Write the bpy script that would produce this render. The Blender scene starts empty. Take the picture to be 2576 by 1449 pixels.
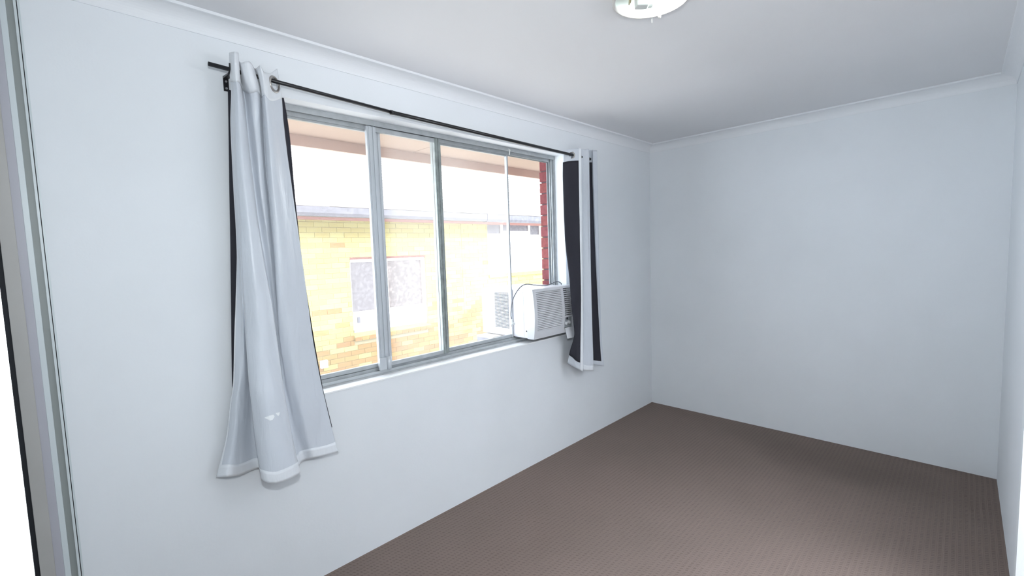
import bpy, bmesh, math, random
from mathutils import Vector, Matrix, noise
random.seed(7)
S = bpy.context.scene
COL = S.collection

# ------------------------------------------------------------------ camera
F_PX, YAW, PITCH, ROLL = 1147.2883, 0.78093594, -0.07924891, -0.03326622
CAM = Vector((-3.903052, -2.054096, 1.462677))
_f = Vector((math.cos(YAW)*math.cos(PITCH), math.sin(YAW)*math.cos(PITCH), math.sin(PITCH)))
_r = Vector((math.sin(YAW), -math.cos(YAW), 0))
_u = _r.cross(_f)
_r2 = _r*math.cos(ROLL) + _u*math.sin(ROLL)
_u2 = -_r*math.sin(ROLL) + _u*math.cos(ROLL)
cd = bpy.data.cameras.new('camera'); cam = bpy.data.objects.new('camera', cd); COL.objects.link(cam)
cd.sensor_fit = 'HORIZONTAL'; cd.sensor_width = 36; cd.lens = F_PX*36/2576; cd.clip_start = 0.01
cam.matrix_world = Matrix(((_r2.x, _u2.x, -_f.x, CAM.x), (_r2.y, _u2.y, -_f.y, CAM.y), (_r2.z, _u2.z, -_f.z, CAM.z), (0, 0, 0, 1)))
S.camera = cam

# ------------------------------------------------------------------ world, sun, exposure
S.view_settings.view_transform = 'Standard'; S.view_settings.look = 'None'
S.view_settings.exposure = 0.27; S.view_settings.gamma = 1.0; S.view_settings.use_curve_mapping = False
W = bpy.data.worlds.new('sky'); S.world = W; W.use_nodes = True
W.node_tree.nodes['Background'].inputs[0].default_value = (0.80, 0.90, 1.0, 1)
W.node_tree.nodes['Background'].inputs[1].default_value = 5.6
sd = bpy.data.lights.new('sun', 'SUN'); sd.energy = 3.6; sd.angle = 0.10; sd.color = (1.0, 0.95, 0.86)
so = bpy.data.objects.new('sun', sd); COL.objects.link(so)
so.rotation_euler = Vector((0.30, 0.72, -0.36)).to_track_quat('-Z', 'Y').to_euler()
# flash of the photographer's camera, just above and left of the lens
fd = bpy.data.lights.new('camera_flash', 'AREA'); fd.shape = 'DISK'; fd.size = 0.10; fd.energy = 14.0; fd.color = (0.92, 0.97, 1.0)
fo = bpy.data.objects.new('camera_flash', fd); COL.objects.link(fo); fo.location = (-3.895, -2.05, 1.71)
fo.rotation_euler = Vector((0.72, 0.68, -0.12)).to_track_quat('-Z', 'Y').to_euler()

# unseen uplight added as room fill, reaching in through the open bedroom door
hd = bpy.data.lights.new('hallway_fill_lamp', 'AREA'); hd.shape = 'SQUARE'; hd.size = 0.5; hd.energy = 78.0; hd.color = (0.97, 0.97, 1.0)
ho = bpy.data.objects.new('hallway_fill_lamp', hd); COL.objects.link(ho); ho.location = (-2.1, -2.9, 1.9); ho.rotation_euler = (math.pi, 0, 0)

# ------------------------------------------------------------------ placing helpers (point on a plane y = const seen in a given direction)
def P(px, py, y):
    a = (px-1288)/F_PX; b = -(py-724.5)/F_PX
    d = _r2*a + _u2*b + _f
    t = (y-CAM.y)/d.y
    return CAM + d*t

# ------------------------------------------------------------------ materials
MATS = {}
def mat(name, col, rough=0.6, metal=0.0, var=0.0, vscale=8.0, bump=0.0, bscale=60.0, spec=0.5, emit=None, coat=0.0):
    m = bpy.data.materials.new(name); m.use_nodes = True; nt = m.node_tree; N = nt.nodes; L = nt.links
    b = N['Principled BSDF']
    b.inputs['Roughness'].default_value = rough; b.inputs['Metallic'].default_value = metal
    b.inputs['Specular IOR Level'].default_value = spec; b.inputs['Coat Weight'].default_value = coat
    b.inputs['Base Color'].default_value = (*col, 1)
    tc = N.new('ShaderNodeTexCoord')
    if var:
        n = N.new('ShaderNodeTexNoise'); n.inputs['Scale'].default_value = vscale; n.inputs['Detail'].default_value = 5
        L.new(tc.outputs['Object'], n.inputs['Vector'])
        r = N.new('ShaderNodeMapRange'); r.inputs[1].default_value = 0.3; r.inputs[2].default_value = 0.7
        r.inputs[3].default_value = 1-var; r.inputs[4].default_value = 1+var*0.4
        L.new(n.outputs['Fac'], r.inputs[0])
        mx = N.new('ShaderNodeMix'); mx.data_type = 'RGBA'; mx.blend_type = 'MULTIPLY'; mx.inputs[0].default_value = 1
        mx.inputs[6].default_value = (*col, 1); L.new(r.outputs[0], mx.inputs[7]); L.new(mx.outputs[2], b.inputs['Base Color'])
    if bump:
        n2 = N.new('ShaderNodeTexNoise'); n2.inputs['Scale'].default_value = bscale; n2.inputs['Detail'].default_value = 4
        L.new(tc.outputs['Object'], n2.inputs['Vector'])
        bp = N.new('ShaderNodeBump'); bp.inputs['Strength'].default_value = bump; bp.inputs['Distance'].default_value = 0.004
        L.new(n2.outputs['Fac'], bp.inputs['Height']); L.new(bp.outputs[0], b.inputs['Normal'])
    if emit:
        b.inputs['Emission Color'].default_value = (*emit[0], 1); b.inputs['Emission Strength'].default_value = emit[1]
    MATS[name] = m
    return m

M_wall = mat('painted_plaster', (0.86, 0.89, 0.92), 0.9, spec=0.15, var=0.03, vscale=1.7, bump=0.08, bscale=90)
M_ceil = mat('ceiling_paint', (0.86, 0.865, 0.885), 0.8, var=0.02, vscale=1.2)
M_cove = mat('cornice_paint', (0.87, 0.89, 0.915), 0.5)
M_alu = mat('aluminium', (0.46, 0.485, 0.50), 0.45, 0.25, var=0.12, vscale=25)
M_alu_l = mat('aluminium_light', (0.55, 0.58, 0.61), 0.4, 0.3)
M_alu_d = mat('aluminium_weathered', (0.34, 0.375, 0.365), 0.5, 0.25, var=0.25, vscale=30)
M_dark = mat('black_rubber', (0.008, 0.010, 0.014), 0.7)
M_rod = mat('black_powder_coat', (0.012, 0.012, 0.015), 0.35)
M_screw = mat('zinc_screw', (0.7, 0.7, 0.7), 0.3, 0.9)
M_ring = mat('nickel_ring', (0.42, 0.40, 0.38), 0.3, 0.8)
M_lining = mat('blackout_lining', (0.022, 0.022, 0.032), 0.8, bump=0.05)
M_acw = mat('white_plastic', (0.68, 0.69, 0.72), 0.4)
M_acg = mat('grey_plastic', (0.62, 0.63, 0.66), 0.45)
M_acb = mat('white_enamel_steel', (0.74, 0.74, 0.79), 0.35)
M_recess = mat('dark_recess', (0.02, 0.022, 0.03), 0.8)
M_panel = mat('control_panel_grey', (0.36, 0.38, 0.40), 0.4)
M_cord = mat('grey_cord', (0.16, 0.17, 0.19), 0.5)
M_plug = mat('plug_plastic', (0.72, 0.76, 0.76), 0.4)
M_mortar = mat('mortar', (0.16, 0.10, 0.11), 0.9)
M_mortar_y = mat('mortar_yellow', (0.292, 0.253, 0.158), 0.9)
M_redb = [mat('red_brick_%s' % n, c, 0.9, var=0.25, vscale=30, bump=0.8, bscale=45) for n, c in
          (('plum', (0.22, 0.060, 0.066)), ('rust', (0.25, 0.070, 0.068)), ('rose', (0.24, 0.068, 0.075)))]
M_yb = [mat('brick_%s' % n, c, 0.9, var=0.10, vscale=20, bump=0.2) for n, c in
        (('straw', (0.324, 0.280, 0.109)), ('honey', (0.312, 0.261, 0.099)), ('cream', (0.340, 0.300, 0.126)))]
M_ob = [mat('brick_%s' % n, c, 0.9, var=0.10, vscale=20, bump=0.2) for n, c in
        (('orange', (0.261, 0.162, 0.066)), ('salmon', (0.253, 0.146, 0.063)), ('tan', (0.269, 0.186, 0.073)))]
M_lintel = mat('red_lintel', (0.16, 0.075, 0.06), 0.8, var=0.2, vscale=10)
M_tile = mat('roof_tile', (0.34, 0.31, 0.29), 0.8, var=0.15, vscale=6)
M_gut = mat('gutter_grey', (0.12, 0.115, 0.13), 0.5, var=0.3, vscale=14)
M_trimr = mat('pink_trim', (0.32, 0.17, 0.14), 0.7)
M_upvc = mat('white_window_frame', (0.85, 0.85, 0.83), 0.4)
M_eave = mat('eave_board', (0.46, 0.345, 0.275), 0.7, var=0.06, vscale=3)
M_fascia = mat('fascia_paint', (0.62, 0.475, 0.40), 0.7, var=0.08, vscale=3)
M_conc = mat('concrete', (0.62, 0.58, 0.53), 0.9, var=0.15)
M_shelf = mat('weathered_metal_shelf', (0.18, 0.18, 0.22), 0.6, var=0.45, vscale=22)
M_door = mat('white_gloss_panel', (0.86, 0.90, 0.92), 0.5)
M_sill = mat('white_sill_paint', (0.95, 0.97, 0.98), 0.3)
M_jamb = mat('beige_jamb', (0.50, 0.49, 0.47), 0.5, var=0.06, vscale=5)
M_jamb2 = mat('lavender_jamb', (0.48, 0.48, 0.53), 0.5)
M_olive = mat('grey_green_channel', (0.36, 0.39, 0.38), 0.5)
M_jl = mat('pale_channel', (0.68, 0.74, 0.76), 0.4)
M_lampw = mat('lamp_enamel', (0.78, 0.84, 0.80), 0.4)
M_lamprim = mat('lamp_rim', (0.62, 0.60, 0.58), 0.4)
M_holder = mat('lamp_holder', (0.66, 0.68, 0.66), 0.4)
M_bulb = mat('lit_bulb', (0.9, 1, 0.95), 0.4, emit=((0.95, 1.0, 0.98), 110.0))
M_brass = mat('tarnished_clip', (0.45, 0.40, 0.28), 0.4, 0.6)
M_roof = mat('own_roof', (0.4, 0.25, 0.2), 0.8)
M_patch = mat('torn_white_patch', (0.93, 0.96, 0.98), 0.5)
M_curt_in = mat('dark_room', (0.10, 0.10, 0.11), 0.9)

def satin(name, col, rough, sheen=0.3):
    m = mat(name, col, rough, spec=0.5)
    nt = m.node_tree; N = nt.nodes; L = nt.links; b = N['Principled BSDF']
    b.inputs['Sheen Weight'].default_value = sheen; b.inputs['Anisotropic'].default_value = 0.5
    tc = N.new('ShaderNodeTexCoord'); mp = N.new('ShaderNodeMapping'); mp.inputs['Scale'].default_value = (9, 9, 2.2)
    n = N.new('ShaderNodeTexNoise'); n.inputs['Scale'].default_value = 2.2; n.inputs['Detail'].default_value = 3; n.inputs['Distortion'].default_value = 0.6
    L.new(tc.outputs['Object'], mp.inputs['Vector']); L.new(mp.outputs[0], n.inputs['Vector'])
    bp = N.new('ShaderNodeBump'); bp.inputs['Strength'].default_value = 0.42; bp.inputs['Distance'].default_value = 0.014
    L.new(n.outputs['Fac'], bp.inputs['Height']); L.new(bp.outputs[0], b.inputs['Normal'])
    return m
M_satin = satin('silver_satin', (0.66, 0.70, 0.76), 0.36)
M_satin_b = satin('white_satin_band', (0.80, 0.83, 0.87), 0.40)

def carpet():
    m = bpy.data.materials.new('ribbed_carpet'); m.use_nodes = True; nt = m.node_tree; N = nt.nodes; L = nt.links
    b = N['Principled BSDF']; b.inputs['Roughness'].default_value = 0.95; b.inputs['Specular IOR Level'].default_value = 0.1
    tc = N.new('ShaderNodeTexCoord'); sp = N.new('ShaderNodeSeparateXYZ'); L.new(tc.outputs['Object'], sp.inputs[0])
    def M(op, a, c, d=None):
        n = N.new('ShaderNodeMath'); n.operation = op
        for i, v in enumerate((a, c, d)):
            if v is None: continue
            if isinstance(v, (int, float)): n.inputs[i].default_value = v
            else: L.new(v, n.inputs[i])
        return n.outputs[0]
    wob = N.new('ShaderNodeTexNoise'); wob.inputs['Scale'].default_value = 3; L.new(tc.outputs['Object'], wob.inputs['Vector'])
    yy = M('ADD', sp.outputs['Y'], M('MULTIPLY', M('SUBTRACT', wob.outputs['Fac'], 0.5), 0.008))
    row = M('MULTIPLY', yy, 1/0.0225)
    fr = M('FRACT', M('ADD', row, 200.0), 0)
    jit = N.new('ShaderNodeTexNoise'); jit.inputs['Scale'].default_value = 45; jit.inputs['Detail'].default_value = 1; L.new(tc.outputs['Object'], jit.inputs['Vector'])
    inrow = M('LESS_THAN', fr, 0.46)
    idx = M('FLOOR', M('ADD', row, 200.0), 0)
    xs = M('ADD', M('ADD', M('MULTIPLY', sp.outputs['X'], 1/0.0165), 600.0), M('ADD', M('ADD', M('MULTIPLY', idx, 0.37), M('MULTIPLY', fr, 0.8)), M('MULTIPLY', jit.outputs['Fac'], 1.1)))
    dash = M('LESS_THAN', M('FRACT', xs, 0), 0.42)
    pit = M('MULTIPLY', inrow, dash)
    rib = M('SINE', M('MULTIPLY', row, 2*math.pi*4), 0)
    rib = M('MULTIPLY', rib, M('SUBTRACT', 1.0, inrow))
    nz = N.new('ShaderNodeTexNoise'); nz.inputs['Scale'].default_value = 1.3; nz.inputs['Detail'].default_value = 4; L.new(tc.outputs['Object'], nz.inputs['Vector'])
    fz = N.new('ShaderNodeTexNoise'); fz.inputs['Scale'].default_value = 320; fz.inputs['Detail'].default_value = 2; L.new(tc.outputs['Object'], fz.inputs['Vector'])
    # a faint worn stain near the far wall
    mpn = N.new('ShaderNodeMapping'); mpn.inputs['Location'].default_value = (0.40, 1.50, 0); mpn.inputs['Scale'].default_value = (1, 1, 1)
    L.new(tc.outputs['Object'], mpn.inputs['Vector'])
    sc = N.new('ShaderNodeVectorMath'); sc.operation = 'MULTIPLY'; sc.inputs[1].default_value = (3.2, 1.5, 0); L.new(mpn.outputs[0], sc.inputs[0])
    ln = N.new('ShaderNodeVectorMath'); ln.operation = 'LENGTH'; L.new(sc.outputs[0], ln.inputs[0])
    st = N.new('ShaderNodeMapRange'); st.inputs[1].default_value = 0.1; st.inputs[2].default_value = 1.0; st.inputs[3].default_value = 0.16; st.inputs[4].default_value = 0.0
    L.new(M('ADD', ln.outputs['Value'], M('MULTIPLY', M('SUBTRACT', nz.outputs['Fac'], 0.5), 1.6)), st.inputs[0])
    v = M('SUBTRACT', 1.0, M('MULTIPLY', pit, 0.24))
    v = M('ADD', v, M('MULTIPLY', rib, 0.035))
    v = M('MULTIPLY', v, M('ADD', 0.84, M('MULTIPLY', nz.outputs['Fac'], 0.26)))
    v = M('MULTIPLY', v, M('ADD', 0.90, M('MULTIPLY', fz.outputs['Fac'], 0.2)))
    v = M('MULTIPLY', v, M('SUBTRACT', 1.0, st.outputs[0]))
    cmb = N.new('ShaderNodeMix'); cmb.data_type = 'RGBA'; cmb.blend_type = 'MULTIPLY'; cmb.inputs[0].default_value = 1
    hue = N.new('ShaderNodeMix'); hue.data_type = 'RGBA'; L.new(nz.outputs['Fac'], hue.inputs[0])
    hue.inputs[6].default_value = (0.230, 0.184, 0.158, 1); hue.inputs[7].default_value = (0.244, 0.186, 0.165, 1)
    L.new(hue.outputs[2], cmb.inputs[6]); L.new(v, cmb.inputs[7]); L.new(cmb.outputs[2], b.inputs['Base Color'])
    bp = N.new('ShaderNodeBump'); bp.inputs['Strength'].default_value = 0.5; bp.inputs['Distance'].default_value = 0.002
    L.new(M('SUBTRACT', M('MULTIPLY', rib, 0.3), pit), bp.inputs['Height']); L.new(bp.outputs[0], b.inputs['Normal'])
    return m
M_carpet = carpet()

def glass(name, haze, tint=(1, 1, 1), speck=0.5):
    m = bpy.data.materials.new(name); m.use_nodes = True; nt = m.node_tree; N = nt.nodes; L = nt.links
    N.remove(N['Principled BSDF']); out = N['Material Output']
    t = N.new('ShaderNodeBsdfTransparent'); t.inputs[0].default_value = (*tint, 1)
    d = N.new('ShaderNodeBsdfTranslucent'); d.inputs[0].default_value = (1, 0.97, 0.96, 1)
    g = N.new('ShaderNodeBsdfGlossy'); g.inputs['Roughness'].default_value = 0.02
    tc = N.new('ShaderNodeTexCoord')
    n = N.new('ShaderNodeTexNoise'); n.inputs['Scale'].default_value = 1.6; n.inputs['Detail'].default_value = 6; L.new(tc.outputs['Object'], n.inputs['Vector'])
    s = N.new('ShaderNodeTexNoise'); s.inputs['Scale'].default_value = 180; s.inputs['Detail'].default_value = 2; L.new(tc.outputs['Object'], s.inputs['Vector'])
    a = N.new('ShaderNodeMapRange'); a.inputs[1].default_value = 0.3; a.inputs[2].default_value = 0.75; a.inputs[3].default_value = haze*0.5; a.inputs[4].default_value = haze*1.6
    L.new(n.outputs['Fac'], a.inputs[0])
    b2 = N.new('ShaderNodeMapRange'); b2.inputs[1].default_value = 0.55; b2.inputs[2].default_value = 0.8; b2.inputs[3].default_value = 0; b2.inputs[4].default_value = haze*speck
    L.new(s.outputs['Fac'], b2.inputs[0])
    ad = N.new('ShaderNodeMath'); ad.operation = 'ADD'; L.new(a.outputs[0], ad.inputs[0]); L.new(b2.outputs[0], ad.inputs[1])
    m1 = N.new('ShaderNodeMixShader'); L.new(ad.outputs[0], m1.inputs[0]); L.new(t.outputs[0], m1.inputs[1]); L.new(d.outputs[0], m1.inputs[2])
    m2 = N.new('ShaderNodeMixShader'); m2.inputs[0].default_value = 0.0; L.new(m1.outputs[0], m2.inputs[1]); L.new(g.outputs[0], m2.inputs[2])
    L.new(m2.outputs[0], out.inputs[0])
    return m
M_glass = glass('dusty_window_glass', 0.028)
M_glass2 = glass('hazy_window_glass', 0.058)

def ng(name, c1, c2, scale):
    m = mat(name, c1, 0.35); N = m.node_tree.nodes; L = m.node_tree.links
    tc = N.new('ShaderNodeTexCoord'); n = N.new('ShaderNodeTexNoise'); n.inputs['Scale'].default_value = scale; n.inputs['Detail'].default_value = 5
    L.new(tc.outputs['Object'], n.inputs['Vector'])
    mx = N.new('ShaderNodeMix'); mx.data_type = 'RGBA'; mx.inputs[6].default_value = (*c1, 1); mx.inputs[7].default_value = (*c2, 1)
    mr = N.new('ShaderNodeMapRange'); mr.inputs[1].default_value = 0.45; mr.inputs[2].default_value = 0.7; L.new(n.outputs['Fac'], mr.inputs[0])
    L.new(mr.outputs[0], mx.inputs[0]); L.new(mx.outputs[2], N['Principled BSDF'].inputs['Base Color'])
    return m
M_screen = ng('insect_screen', (0.108, 0.095, 0.099), (0.153, 0.140, 0.144), 16)
M_nglass = ng('dusty_neighbour_glass', (0.099, 0.081, 0.077), (0.180, 0.153, 0.144), 22)
M_blind = mat('white_blind', (0.9, 0.9, 0.9), 0.6)

# ------------------------------------------------------------------ mesh helpers
class MB:
    def __init__(s): s.v = []; s.f = []
    def add(s, v, f):
        k = len(s.v); s.v += [tuple(p) for p in v]; s.f += [tuple(i+k for i in q) for q in f]; return s
    def box(s, x0, x1, y0, y1, z0, z1):
        v = [(x, y, z) for z in (z0, z1) for y in (y0, y1) for x in (x0, x1)]
        return s.add(v, [(0, 2, 3, 1), (4, 5, 7, 6), (0, 1, 5, 4), (2, 6, 7, 3), (0, 4, 6, 2), (1, 3, 7, 5)])
    def prism(s, poly, axis, a, b):
        n = len(poly)
        def pt(u, w, t): return {'x': (t, u, w), 'y': (u, t, w), 'z': (u, w, t)}[axis]
        v = [pt(u, w, a) for u, w in poly] + [pt(u, w, b) for u, w in poly]
        return s.add(v, [tuple(range(n))[::-1], tuple(range(n, 2*n))] + [(i, (i+1) % n, n+(i+1) % n, n+i) for i in range(n)])
    def tube(s, pts, r, n=12, cap=True):
        pts = [Vector(p) for p in pts]; rings = []; rr = r if isinstance(r, (list, tuple)) else [r]*len(pts)
        up = None
        for i, p in enumerate(pts):
            t = (pts[min(i+1, len(pts)-1)] - pts[max(i-1, 0)]).normalized()
            if up is None: up = t.orthogonal().normalized()
            up = (up - t*up.dot(t)).normalized(); w = t.cross(up)
            rings.append([p + up*rr[i]*math.cos(2*math.pi*k/n) + w*rr[i]*math.sin(2*math.pi*k/n) for k in range(n)])
        v = [q for ring in rings for q in ring]; f = []
        for i in range(len(pts)-1):
            for k in range(n): f.append((i*n+k, i*n+(k+1) % n, (i+1)*n+(k+1) % n, (i+1)*n+k))
        if cap: f += [tuple(range(n))[::-1], tuple((len(pts)-1)*n+k for k in range(n))]
        return s.add(v, f)
    def torus(s, c, nrm, R, r, n=28, m=10):
        c = Vector(c); nrm = Vector(nrm).normalized(); a = nrm.orthogonal().normalized(); b = nrm.cross(a); v = []; f = []
        for i in range(n):
            t = 2*math.pi*i/n; d = a*math.cos(t)+b*math.sin(t)
            for j in range(m):
                q = 2*math.pi*j/m; v.append(c + d*(R+r*math.cos(q)) + nrm*r*math.sin(q))
        for i in range(n):
            for j in range(m): f.append((i*m+j, ((i+1) % n)*m+j, ((i+1) % n)*m+(j+1) % m, i*m+(j+1) % m))
        return s.add(v, f)
    def lathe(s, prof, c, n=48):
        v = []; f = []; m = len(prof)
        for i in range(n):
            t = 2*math.pi*i/n
            for r, z in prof: v.append((c[0]+r*math.cos(t), c[1]+r*math.sin(t), c[2]+z))
        for i in range(n):
            for j in range(m-1): f.append((i*m+j, ((i+1) % n)*m+j, ((i+1) % n)*m+j+1, i*m+j+1))
        return s.add(v, f)
    def build(s, name, m, parent=None, bevel=0, smooth=False, fix=True):
        me = bpy.data.meshes.new(name); me.from_pydata(s.v, [], s.f)
        bm = bmesh.new(); bm.from_mesh(me)
        if fix: bmesh.ops.recalc_face_normals(bm, faces=bm.faces[:])
        if bevel: bmesh.ops.bevel(bm, geom=bm.edges[:], offset=bevel, segments=2, affect='EDGES', profile=0.5)
        bm.to_mesh(me); bm.free()
        if smooth:
            for p in me.polygons: p.use_smooth = True
        me.materials.append(m)
        o = bpy.data.objects.new(name, me); COL.objects.link(o)
        if parent: o.parent = parent; o.matrix_parent_inverse = parent.matrix_world.inverted()
        return o
def B(name, m, x0, x1, y0, y1, z0, z1, parent=None, bevel=0): return MB().box(x0, x1, y0, y1, z0, z1).build(name, m, parent, bevel)
def thing(name, label, cat, loc=(0, 0, 0), group=None):
    o = bpy.data.objects.new(name, None); COL.objects.link(o); o.location = loc; o.empty_display_size = 0.1
    o.matrix_world = Matrix.Translation(loc)
    o['label'] = label; o['category'] = cat
    if group: o['group'] = group
    return o
def tag(o, label, cat, kind=None):
    o['label'] = label; o['category'] = cat
    if kind: o['kind'] = kind
    return o
def struct(o, label, cat='wall'): return tag(o, label, cat, 'structure')
def dup(o, off, parent, m=None):
    c = o.copy(); COL.objects.link(c); c.parent = parent; c.location = o.location + Vector(off); return c

# ------------------------------------------------------------------ dimensions
H = 2.377; D = 2.2409; XL = -4.12
WX0, WX1, WZ0, WZ1 = -3.20, -1.265, 0.845, 2.143

# ------------------------------------------------------------------ shell
floor = B('floor', M_carpet, XL-0.6, 0.1, -D-0.1, 0.0, -0.12, 0.0)
struct(floor, 'brown ribbed loop pile carpet covering the whole bedroom floor', 'floor')
ceil = B('ceiling', M_ceil, XL-0.6, 0.1, -D-0.1, 0.0, H, H+0.12)
struct(ceil, 'plain flat white painted ceiling above the bedroom', 'ceiling')
wl = MB()
wl.box(XL-0.6, WX0, 0, 0.11, -0.12, H+0.12).box(WX1, 0.1, 0, 0.11, -0.12, H+0.12)
wl.box(WX0, WX1, 0, 0.11, -0.12, WZ0).box(WX0, WX1, 0, 0.11, WZ1, H+0.12)
wall_left = wl.build('wall_left', M_wall)
struct(wall_left, 'pale blue white painted wall holding the sliding window')
struct(B('wall_back', M_wall, 0, 0.1, -D-0.1, 0, 0, H), 'plain pale painted far wall at the right, without openings')
# right wall with door opening (door stands off the frame edge)
DX0, DX1, DZ = -2.45, -1.61, 2.04
wr = MB().box(DX1, 0.0, -D-0.1, -D, 0, H).box(XL-0.6, DX0, -D-0.1, -D, 0, H).box(DX0, DX1, -D-0.1, -D, DZ, H)
struct(wr.build('wall_right', M_wall), 'narrow strip of pale wall at the right edge of the picture')
struct(B('wall_front', M_wall, XL-0.6, XL-0.5, -D, 0.0, 0, H), 'wall behind the wardrobe doors at the left')
# doorway opened for fill light: leaf folded back, unseen hallway added beyond to bounce it
dr = B('door_2', M_door, DX0-0.83, DX0-0.01, -D+0.022, -D+0.057, 0.008, DZ-0.003, bevel=0.002)
struct(dr, 'white flush bedroom door folded open against the right wall, off the picture edge', 'door')
MB().tube([(DX0-0.76, -D+0.057, 1.0), (DX0-0.76, -D+0.10, 1.0)], 0.012).tube([(DX0-0.76, -D+0.10, 1.0), (DX0-0.66, -D+0.10, 1.0)], 0.009).build('door_handle', M_alu_l, dr, smooth=True)
hw = MB().box(-3.5, -0.5, -3.75, -3.65, -0.1, H+0.1).box(-3.5, -3.4, -3.75, -D-0.1, -0.1, H+0.1).box(-0.6, -0.5, -3.75, -D-0.1, -0.1, H+0.1).box(-3.5, -0.5, -3.75, -D-0.1, H, H+0.1)
struct(hw.build('wall_added_hallway', M_wall), 'unseen hallway walls added to bounce fill light through the open bedroom door')
struct(B('floor_added_hallway', M_carpet, -3.4, -0.6, -3.65, -D-0.1, -0.1, 0), 'brown carpet of the unseen hallway added for fill light', 'floor')
struct(MB().prism([(XL-0.5, -1.70), (-3.9219, -1.70), (-3.9252, -1.66), (XL-0.5, -1.66)], 'z', 0, H).build('wall_nib', M_door), 'bright white wall nib close to the camera at the lower left picture edge')
tr = MB().box(DX1, -1.54, -D, -D+0.02, 0, DZ+0.07).box(DX0-0.07, DX0, -D, -D+0.02, 0, DZ+0.07).box(DX0, DX1, -D, -D+0.02, DZ, DZ+0.07)
struct(tr.build('trim_5', M_door), 'white door architrave standing proud at the right picture edge', 'architrave')

# cornices: concave cove with a small square lip at the ceiling
CZ = 2.31; CP = 0.067
prof = [(0.0, CZ), (0.004, CZ)]
for k in range(0, 11):
    a = math.pi/2*k/10
    prof.append((0.004 + (CP-0.008)*(1-math.cos(a)), CZ + 0.001 + (H-0.012-CZ)*math.sin(a)))
prof += [(CP, H-0.010), (CP, H), (0.0, H)]
def cove(name, p0, p1, inward, label):
    p0 = Vector(p0); p1 = Vector(p1); d = (p1-p0).normalized(); n = Vector(inward); v = []; f = []
    k = len(prof)
    for base, s in ((p0, 1), (p1, -1)):
        for a, z in prof: v.append((base.x + n.x*a + d.x*s*a, base.y + n.y*a + d.y*s*a, z))
    f = [tuple(range(k)), tuple(range(k, 2*k))[::-1]] + [(i, i+1, k+i+1, k+i) for i in range(k-1)] + [(k-1, 0, k, 2*k-1)]
    o = MB().add(v, f).build(name, M_cove)
    for i, p in enumerate(o.data.polygons): p.use_smooth = False
    struct(o, label, 'cornice')
cove('trim_1', (XL-0.5, 0, 0), (0, 0, 0), (0, -1, 0), 'white cove cornice running above the window wall')
cove('trim_2', (0, 0, 0), (0, -D, 0), (-1, 0, 0), 'white cove cornice running along the top of the far wall')
cove('trim_3', (0, -D, 0), (XL-0.5, -D, 0), (0, 1, 0), 'white cove cornice along the right wall in the upper right corner')
cove('trim_4', (XL-0.5, -D, 0), (XL-0.5, 0, 0), (1, 0, 0), 'white cove cornice along the wall behind the wardrobe')

# ------------------------------------------------------------------ wardrobe sliding door and its wall channel (left edge)
jm = thing('trim_6', 'ridged grey and beige upright jamb channel at the left picture edge', 'jamb'); jm['kind'] = 'structure'
B('jamb_edge', M_jl, -3.9085, -3.9035, -0.016, 0, 0, H, jm)
B('channel_lip', M_jl, -3.9165, -3.9105, -0.024, 0, 0, H, jm)
MB().box(-3.9105, -3.9085, -0.006, 0, 0, H).build('joint', M_dark, jm)
B('channel_groove', M_olive, -3.9325, -3.9165, -0.012, 0, 0, H, jm)
B('channel_web', M_jl, -3.9465, -3.9325, -0.030, 0, 0, H, jm, bevel=0.001)
B('jamb_step', M_jamb2, -3.966, -3.9465, -0.030, 0, 0, H, jm)
B('jamb_board', M_jamb, -3.999, -3.966, -0.034, 0, 0, H, jm, bevel=0.001)
B('seal', M_dark, -4.013, -3.999, -0.030, 0, 0, H, jm)
d1 = thing('door_1', 'white glossy sliding wardrobe doors hidden just behind the bright wall nib', 'door'); d1['kind'] = 'structure'
B('door_panel', M_door, -4.05, -4.022, -0.88, -0.035, 0.02, H-0.02, d1, bevel=0.003)
B('door_panel', M_door, -4.09, -4.062, -1.655, -0.82, 0.02, H-0.02, d1, bevel=0.003)
B('door_stile', M_alu_l, -4.052, -4.020, -0.035, -0.012, 0.01, H-0.015, d1)
B('door_track', M_alu_l, -4.095, -4.018, -1.66, -0.012, 0, 0.010, d1)

# ------------------------------------------------------------------ window
win = thing('window_1', 'grey aluminium sliding window with three glazed sashes and an open right end', 'window', (0, 0, 0)); win['kind'] = 'structure'
FY0, FY1 = 0.080, 0.140
# window board on the sill
struct(B('trim_7', M_sill, WX0, WX1, -0.004, 0.076, WZ0-0.004, WZ0+0.004, bevel=0.001), 'white painted sill ledge under the sliding window', 'sill')
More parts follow.
